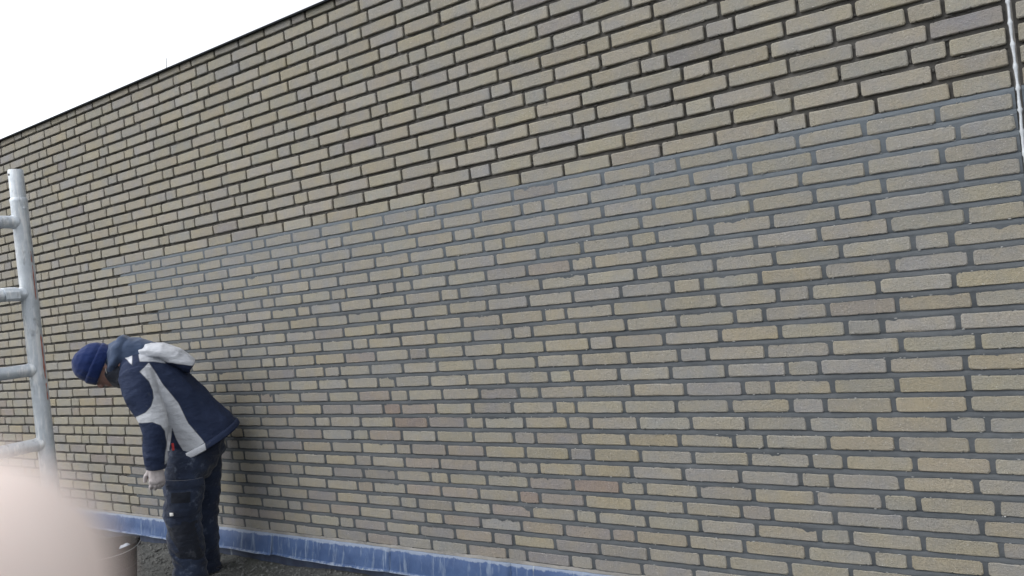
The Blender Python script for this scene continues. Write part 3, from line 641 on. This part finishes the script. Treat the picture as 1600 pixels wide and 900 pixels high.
def hand_parts(c0, s, r, fr, grip=1.0):
    """palm, four unequal curled fingers and a thumb leaving the side of the palm; hand hangs down"""
    x, y, z = c0; out = [tube([(x, y, z+.045, r*.95, r*.8), (x, y, z+.005, r*1.25, r*.72), (x, y, z-.035, r*1.32, r*.70)], 14, (0, 1, 0), True)]
    for i, (dx, L) in enumerate(((.030, .88), (.010, 1.0), (-.010, .94), (-.028, .76))):
        b0 = Vector((x+dx, y, z-.034)); sg = -s*grip
        p1_ = b0+Vector((.002, sg*.010, -.030*L)); p2_ = p1_+Vector((.003, sg*.022, -.018*L)); p3_ = p2_+Vector((.002, sg*.020, .008*L))
        out.append(tube([(*b0, fr*1.1), (*p1_, fr), (*p2_, fr*.95), (*p3_, fr*.85)], 10, (1, 0, 0), True))
    t0 = Vector((x+r*1.1, y-s*.008, z+.018)); t1 = t0+Vector((.020, -s*.012, -.024)); t2 = t1+Vector((.006, -s*.012, -.028))
    out.append(tube([(*t0, fr*1.3), (*t1, fr*1.15), (*t2, fr*.95)], 10, (0, 1, 0), True)); return out
HL, HR = (.110, .250, .655), (.105, -.222, .69)
body_parts = [head, nose, mouth, neck, trunk]+ears+arms+legs+hand_parts(HL, 1, .024, .0072)+hand_parts(HR, -1, .024, .0072)
link('body', fuse('body', body_parts, .0055, 2), M_SKIN, man)
M_EYE = mat_plain('eye', (.6, .58, .55), .2, 0, .1)
for s in (-1, 1):
    link('eye', mesh('eye', *tube([(*hp(-.010, .080, s*.030), .010), (*hp(-.010, .084, s*.030), .009)], 10, (0, 1, 0), True), True), M_EYE, man)

# cloth materials
def cloth(name, a, b_, dirt=None, dthr=(.62, .72), weave=900, rough=.9, sc_=10, crease=.35):
    k = NT(name); p = k.pos(obj=True)
    c = k.mix(k.ramp(k.noise(p, sc_, 4, .6), [(.3, 0.0), (.7, 1.0)]), a, b_)
    if dirt is not None:
        c = k.mix(k.math('MULTIPLY', k.ramp(k.noise(p, 22, 6, .75), [(dthr[0], 0.0), (dthr[1], .75)]), k.ramp(k.noise(p, 5, 2), [(.40, 0.0), (.6, 1.0)])), c, dirt)
    nb = k.bump(k.noise(p, weave, 2), .25, .0008); nb = k.bump(k.noise(p, 55, 4, .6), .35, .004, nb); nb = k.bump(k.noise(k.pos((16, 16, 34), True, (.0, .6, .0)), 1, 3, .55), crease, .020, nb)
    m = k.done(c, rough, nb, spec=.2); m.node_tree.nodes['Principled BSDF'].inputs['Sheen Weight'].default_value = .15; return m
M_NAVY = cloth('navy_shell', (.013, .021, .050), (.020, .031, .070), (.10, .11, .13), (.66, .76))
M_WHITE = cloth('white_shell', (.42, .44, .48), (.52, .54, .58), (.26, .26, .27), (.60, .74))
M_FLEECE = cloth('blue_grey_fleece', (.036, .056, .105), (.056, .082, .140))
M_KNIT = cloth('dark_blue_knit', (.004, .014, .070), (.007, .022, .100), weave=420)
M_TROU = cloth('worn_navy_trouser', (.009, .013, .026), (.024, .035, .066), (.14, .17, .23), (.55, .74), sc_=6, crease=.7)
M_PATCH = cloth('black_cordura', (.008, .010, .016), (.016, .020, .032), (.13, .14, .16), (.56, .72), crease=.7)
M_GLOVE = cloth('dirty_white_glove', (.36, .32, .325), (.48, .44, .44), (.12, .11, .11), (.56, .70))
M_BOOT = mat_plain('work_boot', (.03, .028, .026), .7, 0, .4, 20, .4)

# trousers
d_t = fold(14, .015, .5, 2.0, .40)
tp = [tube(NEAR, 22), tube(FAR, 22), tube([(-.075, 0, .655, .12, .15), (-.11, 0, .735, .138, .165), (-.13, 0, .80, .125, .165)], 24, round_ends=True)]
for L in (NEAR, FAR):                       # cloth bunching over the boots
    a, s = L[-1][0], L[-1][1]
    for z, r in ((.135, .080), (.090, .086), (.050, .090), (.022, .092)): tp.append(tube([(a-.004, s, z+.014, r*.93, r*.9), (a+.002, s, z, r, r*.96), (a+.004, s, z-.014, r*.95, r*.92)], 20))
me = fuse('trousers', tp, .0065, 3, d_t); trousers = link('trousers', me, M_TROU, man)
def leg_at(z, L=NEAR):
    for A, B in zip(L, L[1:]):
        if A[2] >= z >= B[2]:
            t = (A[2]-z)/(A[2]-B[2]); return [A[i]+(B[i]-A[i])*t for i in range(5)]
    return L[-1] if z < L[-1][2] else L[0]
def leg_patch(name, quad, off, mat, nu=12, nv=12, parent=trousers, bulge=.006):
    (p00, p10, p11, p01) = quad; V = []; Fq = []
    for lay in (1, 0):
        for j in range(nv+1):
            for i in range(nu+1):
                u, v_ = i/nu, j/nv
                a = (p00[0]*(1-u)+p10[0]*u)*(1-v_)+(p01[0]*(1-u)+p11[0]*u)*v_; z = (p00[1]*(1-u)+p10[1]*u)*(1-v_)+(p01[1]*(1-u)+p11[1]*u)*v_
                L_ = leg_at(z); q = max(-.985, min(.985, (a-L_[0])/L_[3])); s = L_[1]+L_[4]*math.sqrt(1-q*q)
                edge = min(u, 1-u, v_, 1-v_); o_ = (off+bulge*min(1, edge*5)+.003*noise.noise(Vector((a*40, z*40, off*90)))) if lay else -.02
                nx_, ny_ = q, math.sqrt(1-q*q); V.append((a+nx_*o_, s+ny_*o_, z))
    m = (nu+1)*(nv+1)
    for j in range(nv):
        for i in range(nu):
            q = j*(nu+1)+i; Fq.append((q, q+1, q+nu+2, q+nu+1)); Fq.append((m+q, m+q+nu+1, m+q+nu+2, m+q+1))
    bd = [i for i in range(nu+1)]+[j*(nu+1)+nu for j in range(1, nv+1)]+[nv*(nu+1)+i for i in range(nu-1, -1, -1)]+[j*(nu+1) for j in range(nv-1, 0, -1)]
    for a, b_ in zip(bd, bd[1:]+bd[:1]): Fq.append((a, m+a, m+b_, b_))
    return link(name, mesh(name, V, Fq, True), mat, parent)
leg_patch('cargo_pocket', [(.058, .556), (-.092, .540), (-.074, .392), (.080, .410)], .012, M_TROU, bulge=.008)
leg_patch('pocket_flap', [(.060, .600), (-.096, .580), (-.094, .538), (.060, .552)], .020, M_TROU, 12, 5, bulge=.003)
leg_patch('phone_pocket', [(.040, .535), (-.035, .527), (-.028, .470), (.048, .482)], .022, M_PATCH, 8, 6, bulge=.003)
leg_patch('tool_pocket', [(.040, .716), (-.046, .706), (-.034, .632), (.050, .642)], .006, M_TROU, 8, 8)
leg_patch('knee_patch', [(.090, .386), (-.064, .362), (-.070, .150), (.064, .165)], .003, M_PATCH, 12, 16, bulge=.010)
leg_patch('paint_spot', [(.058, .432), (.045, .431), (.046, .415), (.058, .415)], .0225, mat_plain('white_paint', (.7, .7, .68), .6), 3, 3, bulge=.001)
# boots
for L, nm in ((NEAR, 0), (FAR, 1)):
    a, s = L[-1][0], L[-1][1]
    me = fuse('boot', [tube([(a-.045, s, .05, .045, .040), (a-.01, s, .052, .05, .042), (a+.07, s, .045, .042, .047), (a+.12, s, .036, .032, .044), (a+.150, s, .032, .024, .032)], 16, (0, 1, 0), True), tube([(a-.02, s, .05, .05, .045), (a-.02, s, .16, .052, .048)], 16)], .006, 3)
    o = link('boot', me, M_BOOT, man)
    link('sole', mesh('sole', *join([box((a-.085, s-.045, .0), (a+.170, s+.046, .018), .006)])), M_PATCH, o)

# jacket
WHITE = [(.090,1.225),(.030,1.100),(-.028,.995),(-.068,.880),(-.135,.767),(-.034,.715),(.0,.805),(.014,.868),(.030,.781),(.050,.690),(.071,.690),(.047,.814),(.049,.870),(.066,.905),(.100,.926),(.175,.930),(.175,.962),(.128,.980),(.098,1.010),(.084,1.045),(.084,1.085),(.098,1.130),(.136,1.187)]
YOKE = [(.215,1.275),(.19,1.30),(.06,1.34),(-.14,1.25),(-.125,1.19),(-.04,1.19),(.068,1.225),(.13,1.235),(.16,1.215)]
STRAP = [(.165,1.290),(.138,1.290),(.132,1.232),(.108,1.222),(.113,1.190),(.167,1.190)]
jt = tube([(-.156, 0, .748, .182, .218), (-.140, 0, .78, .180, .218), (-.070, 0, .868, .180, .216), (.0, 0, .982, .172, .215), (.070, 0, 1.098, .160, .222), (.130, 0, 1.175, .132, .205), (.185, 0, 1.225, .100, .150), (.215, 0, 1.245, .080, .11)], 28)
ja = []
for s in (1, -1):
    ap = arm_pts(s, .052); ap = [(*ap[0][:3], .092), (*ap[1][:3], .080), (*ap[2][:3], .064), (*ap[3][:3], .058), (*ap[4][:3], .050)]
    ja.append(tube(ap, 18, (0, 1, 0)))
    ja.append(tube([(*ap[0][:3], .085), (.12, s*.09, 1.17, .11)], 18, (1, 0, 0), True))
me = fuse('jacket', [jt]+ja, .0058, 4, fold(11, .0085, .95, 6.0, .45))
def zones(me_, fn):
    """panel seams: a signed distance per vertex, cut cleanly by the material"""
    at_ = me_.attributes.new('panel', 'FLOAT', 'POINT'); at_.data.foreach_set('value', [fn(*v_.co) for v_ in me_.vertices])
def mat_panels(name, navy, white):
    k = NT(name); p = k.pos(obj=True)
    def two(c2): return k.mix(k.ramp(k.noise(p, 10, 4, .6), [(.3, 0.0), (.7, 1.0)]), c2[0], c2[1])
    dirt = k.math('MULTIPLY', k.ramp(k.noise(p, 22, 6, .75), [(.60, 0.0), (.74, .6)]), k.ramp(k.noise(p, 5, 2), [(.4, 0.0), (.6, 1.0)]))
    nv = k.mix(dirt, two(navy), (.10, .11, .13)); wh = k.mix(dirt, two(white), (.26, .26, .27))
    at_ = k.n('ShaderNodeAttribute', attribute_name='panel').outputs['Fac']
    c = k.mix(k.math('GREATER_THAN', at_, 0.0), nv, wh)
    seam = k.math('LESS_THAN', k.math('ABSOLUTE', at_), .0022)
    c = k.mix(k.math('MULTIPLY', seam, .6), c, (.05, .055, .075))
    nb = k.bump(k.noise(p, 900, 2), .25, .0008); nb = k.bump(k.noise(p, 55, 4, .6), .4, .005, nb); nb = k.bump(k.noise(k.pos((15, 15, 32), True, (.0, .9, .0)), 1, 3, .55), .5, .020, nb)
    m = k.done(c, .85, nb, spec=.25); return m
M_PANEL = mat_panels('jacket_panels', ((.013, .021, .050), (.020, .031, .070)), ((.42, .44, .48), (.52, .54, .58)))
def jz(a, s, z):
    wob = .003*noise.noise(Vector((a*14, s*14, z*14)))
    d1 = sdist(WHITE, a, z)+wob if abs(s) > .06 else -.05
    d2 = min(sdist(YOKE, a, z), -sdist(STRAP, a, z) if abs(s) > .05 else 1.0)
    return max(d1, d2)
zones(me, jz); jacket = link('jacket', me, M_PANEL, man)
# hem band, cuff, zip edge and red tab
rings = []
for t, g in ((0, 1.0), (.010, 1.035), (.026, 1.03), (.030, .99)):
    cx_, cz_ = -.156+.012-t*.43, .748+.018-t*.9
    u = Vector((.914, 0, -.405))
    rings.append([tuple(Vector((cx_, 0, cz_))+u*.186*g*math.cos(2*math.pi*i/40)+Vector((0, 1, 0))*.221*g*math.sin(2*math.pi*i/40)) for i in range(40)])
me = mesh('hem_band', *loft(rings, False), True); zones(me, lambda a, s, z: min(a+.138, -.022-a) if abs(s) > .06 else -.05)
link('hem_band', me, M_PANEL, jacket).modifiers.new('t', 'SOLIDIFY').thickness = .006
for s in (1, -1):
    ap = arm_pts(s, .05)
    w0, w1 = Vector(ap[-1][:3]), Vector(ap[-2][:3]); d_ = (w1-w0).normalized()
    link('cuff', mesh('cuff', *tube([(*(w0-d_*.018), .046), (*(w0-d_*.012), .051), (*(w0+d_*.022), .0525), (*(w0+d_*.027), .050)], 22, (0, 1, 0)), True), M_NAVY, jacket)
link('red_tab', mesh('red_tab', *box((.014, .203, .752), (.026, .217, .790), .002)), mat_plain('red_tab', (.5, .03, .03), .6), jacket)
# stowed jacket hood lying on the upper back
hd_ = fuse('jacket_hood', [tube([(.150, 0, 1.258, .044, .12), (.09, 0, 1.276, .048, .155), (.03, 0, 1.270, .045, .172), (-.04, 0, 1.228, .052, .178), (-.09, 0, 1.186, .046, .175), (-.116, 0, 1.168, .038, .168)], 24, (0, 1, 0), False, .75)], .0055, 3, fold(26, .007, .30, 11.0, .22))
def hz(a, s, z):
    low = 1.211+.30*a if a < .06 else 1.229+.08*(a-.06)
    d = z-low+.002*noise.noise(Vector((a, s, z))*30)
    return min(d, -sdist(STRAP, a, z)) if abs(s) > .05 else d
zones(hd_, hz); link('jacket_hood', hd_, M_PANEL, jacket)
# fleece hood and collar round the neck
fl = fuse('fleece_hood', [tube([(.268, 0, 1.240, .068, .090), (.240, 0, 1.268, .080, .108), (.185, 0, 1.283, .084, .122), (.120, 0, 1.285, .068, .125), (.060, 0, 1.280, .040, .10)], 24, (0, 1, 0), True),
                          tube([(.272, .06, 1.19, .022), (.262, .088, 1.245, .026), (.235, .092, 1.31, .026), (.205, .06, 1.348, .026), (.20, 0, 1.356, .024), (.205, -.06, 1.348, .026), (.235, -.092, 1.31, .026), (.262, -.088, 1.245, .026), (.272, -.06, 1.19, .022)], 12, (1, 0, 0), True)], .006, 4, fold(17, .009, -.7, 3.0, .4))
link('fleece_hood', fl, M_FLEECE, man)
co = fuse('collar', [tube([(.195, 0, 1.175, .085, .135), (.245, 0, 1.180, .080, .110), (.282, 0, 1.178, .066, .088), (.300, 0, 1.172, .052, .074)], 22)], .006, 3, fold(18, .005, .2, 9.0, .6))
link('collar', co, M_PATCH, jacket)
# beanie with turned-up cuff
bm = fuse('beanie', [loft([hring(-.012, 0, .100, .084, 28), hring(.03, 0, .106, .090, 28), hring(.065, 0, .103, .088, 28), hring(.098, .002, .086, .074, 28), hring(.122, .005, .058, .050, 28), hring(.136, .008, .028, .026, 28), hring(.139, .008, .01, .01, 28)])], .005, 3, fold(16, .0045, .5, 21.0, .7))
bn = link('beanie', bm, M_KNIT, man)
cf = fuse('turned_cuff', [loft([hring(-.014, 0, .101, .086, 28), hring(-.010, 0, .109, .094, 28), hring(.012, 0, .112, .097, 28), hring(.034, 0, .112, .097, 28), hring(.042, 0, .107, .092, 28), hring(.043, 0, .10, .085, 28)])], .005, 1, fold(22, .003, .2, 5.0, .8))
link('turned_cuff', cf, M_KNIT, bn)
link('mask_strap', mesh('mask_strap', *tube([(*hp(-.012, -.02, .083), .0018), (*hp(-.035, .02, .083), .0018), (*hp(-.062, .055, .066), .0018)], 6, (0, 1, 0))), mat_plain('strap', (.5, .5, .5), .7), man)
# gloves
for c0, s in ((HL, 1), (HR, -1)):
    gl = fuse('glove', hand_parts(c0, s, .029, .0100)+[tube([(c0[0]-.002, c0[1], c0[2]+.075, .036), (c0[0], c0[1], c0[2]+.03, .034)], 14)], .0036, 2, lambda p_, n_: .0018*noise.noise(p_*70))
    link('glove', gl, M_GLOVE, man)

# ------------------------------------------------------------------ photographer's hand: one fingertip reaches in front of the lens
k = NT('pale_skin'); p = k.pos()
c = k.mix(k.ramp(k.noise(p, 180, 4), [(.3, 0.0), (.7, 1.0)]), (.68, .565, .515), (.75, .64, .585))
M_HAND = k.done(c, .5, k.bump(k.noise(p, 1500, 3), .2, .0002)); bb = M_HAND.node_tree.nodes['Principled BSDF']
bb.inputs['Subsurface Weight'].default_value = .1; bb.inputs['Subsurface Radius'].default_value = (.003, .0018, .0014); bb.inputs['Subsurface Scale'].default_value = 1.0
def cw(r_, u_, w_): q = rt*r_+up*u_+fw*w_; return (q.x, q.y, q.z)
hand = tag(empty('hand', CAM), 'blurred pale fingertip of the photographer covering the lower left corner', 'hand')
D1 = (-.84, -.54); D2 = (.54, -.84)
def fing(tip, segs, rad, refv):
    pts = []; r_, u_, w_ = tip
    L = 0
    P_ = [(r_, u_, w_, rad[0])]
    for (l, dw), rr in zip(segs, rad[1:]):
        r_ += D1[0]*l; u_ += D1[1]*l; w_ += dw; P_.append((r_, u_, w_, rr))
    return tube([(*cw(a, b_, c_), q) for a, b_, c_, q in P_], 16, refv, True)
nrm = tuple(fw)
parts = [fing((-.0206, -.0117, .028), ((.012, .001), (.013, .001), (.022, -.003), (.038, -.012)), (.0064, .0074, .0078, .0084, .0095), nrm)]
for i, (off, sh, rr) in enumerate(((.019, -.004, 1.04), (.038, .004, 1.0), (.056, .020, .86))):
    t = (-.0201+D2[0]*off+D1[0]*sh, -.01166+D2[1]*off+D1[1]*sh, .024-.003*i)
    parts.append(fing(t, ((.012, .002), (.013, .002), (.022, -.002), (.036-sh*.6, -.012)), tuple(v*rr for v in (.0064, .0074, .0078, .0084, .0095)), nrm))
base = (-.0201+D1[0]*.085, -.01166+D1[1]*.085, .016)
def bp(o1, o2, w_): return cw(base[0]+D1[0]*o1+D2[0]*o2, base[1]+D1[1]*o1+D2[1]*o2, w_)
for o2 in (0.0, .019, .038, .054):
    parts.append(tube([(*bp(-.008, o2, .015), .0105), (*bp(.035, o2*.9+.003, .008), .0125), (*bp(.075, o2*.6+.012, .002), .0135)], 14, nrm, True))
parts.append(tube([(*bp(.060, .0, -.004), .014), (*bp(.030, -.018, -.016), .0115), (*bp(.0, -.024, -.022), .0095), (*bp(-.022, -.022, -.024), .008)], 14, nrm, True))
parts.append(tube([(*bp(.065, .027, .002), .026, .019), (*bp(.10, .027, -.004), .026, .020), (*bp(.20, .03, -.02), .034, .030)], 18, nrm, True))
hb = fuse('hand_skin', parts, .0016, 3); link('hand_skin', hb, M_HAND, hand)
nail = mesh('nail', *tube([(*cw(-.0201-.002, -.01166+.001, .028+.0058), .0042, .0012), (*cw(-.0201-.012, -.01166-.006, .028+.0072), .0046, .0012)], 12, nrm, True), True)
link('nail', nail, mat_plain('nail', (.75, .55, .5), .3, 0, .05), hand)
slv = mesh('sleeve', *tube([(*bp(.145, .028, -.011), .043, .038), (*bp(.150, .028, -.012), .046, .041), (*bp(.30, .034, -.04), .055, .05), (*bp(.42, .04, -.07), .06, .055)], 20, nrm), True)
link('sleeve', slv, cloth('dark_sleeve', (.02, .022, .026), (.035, .038, .045)), hand)
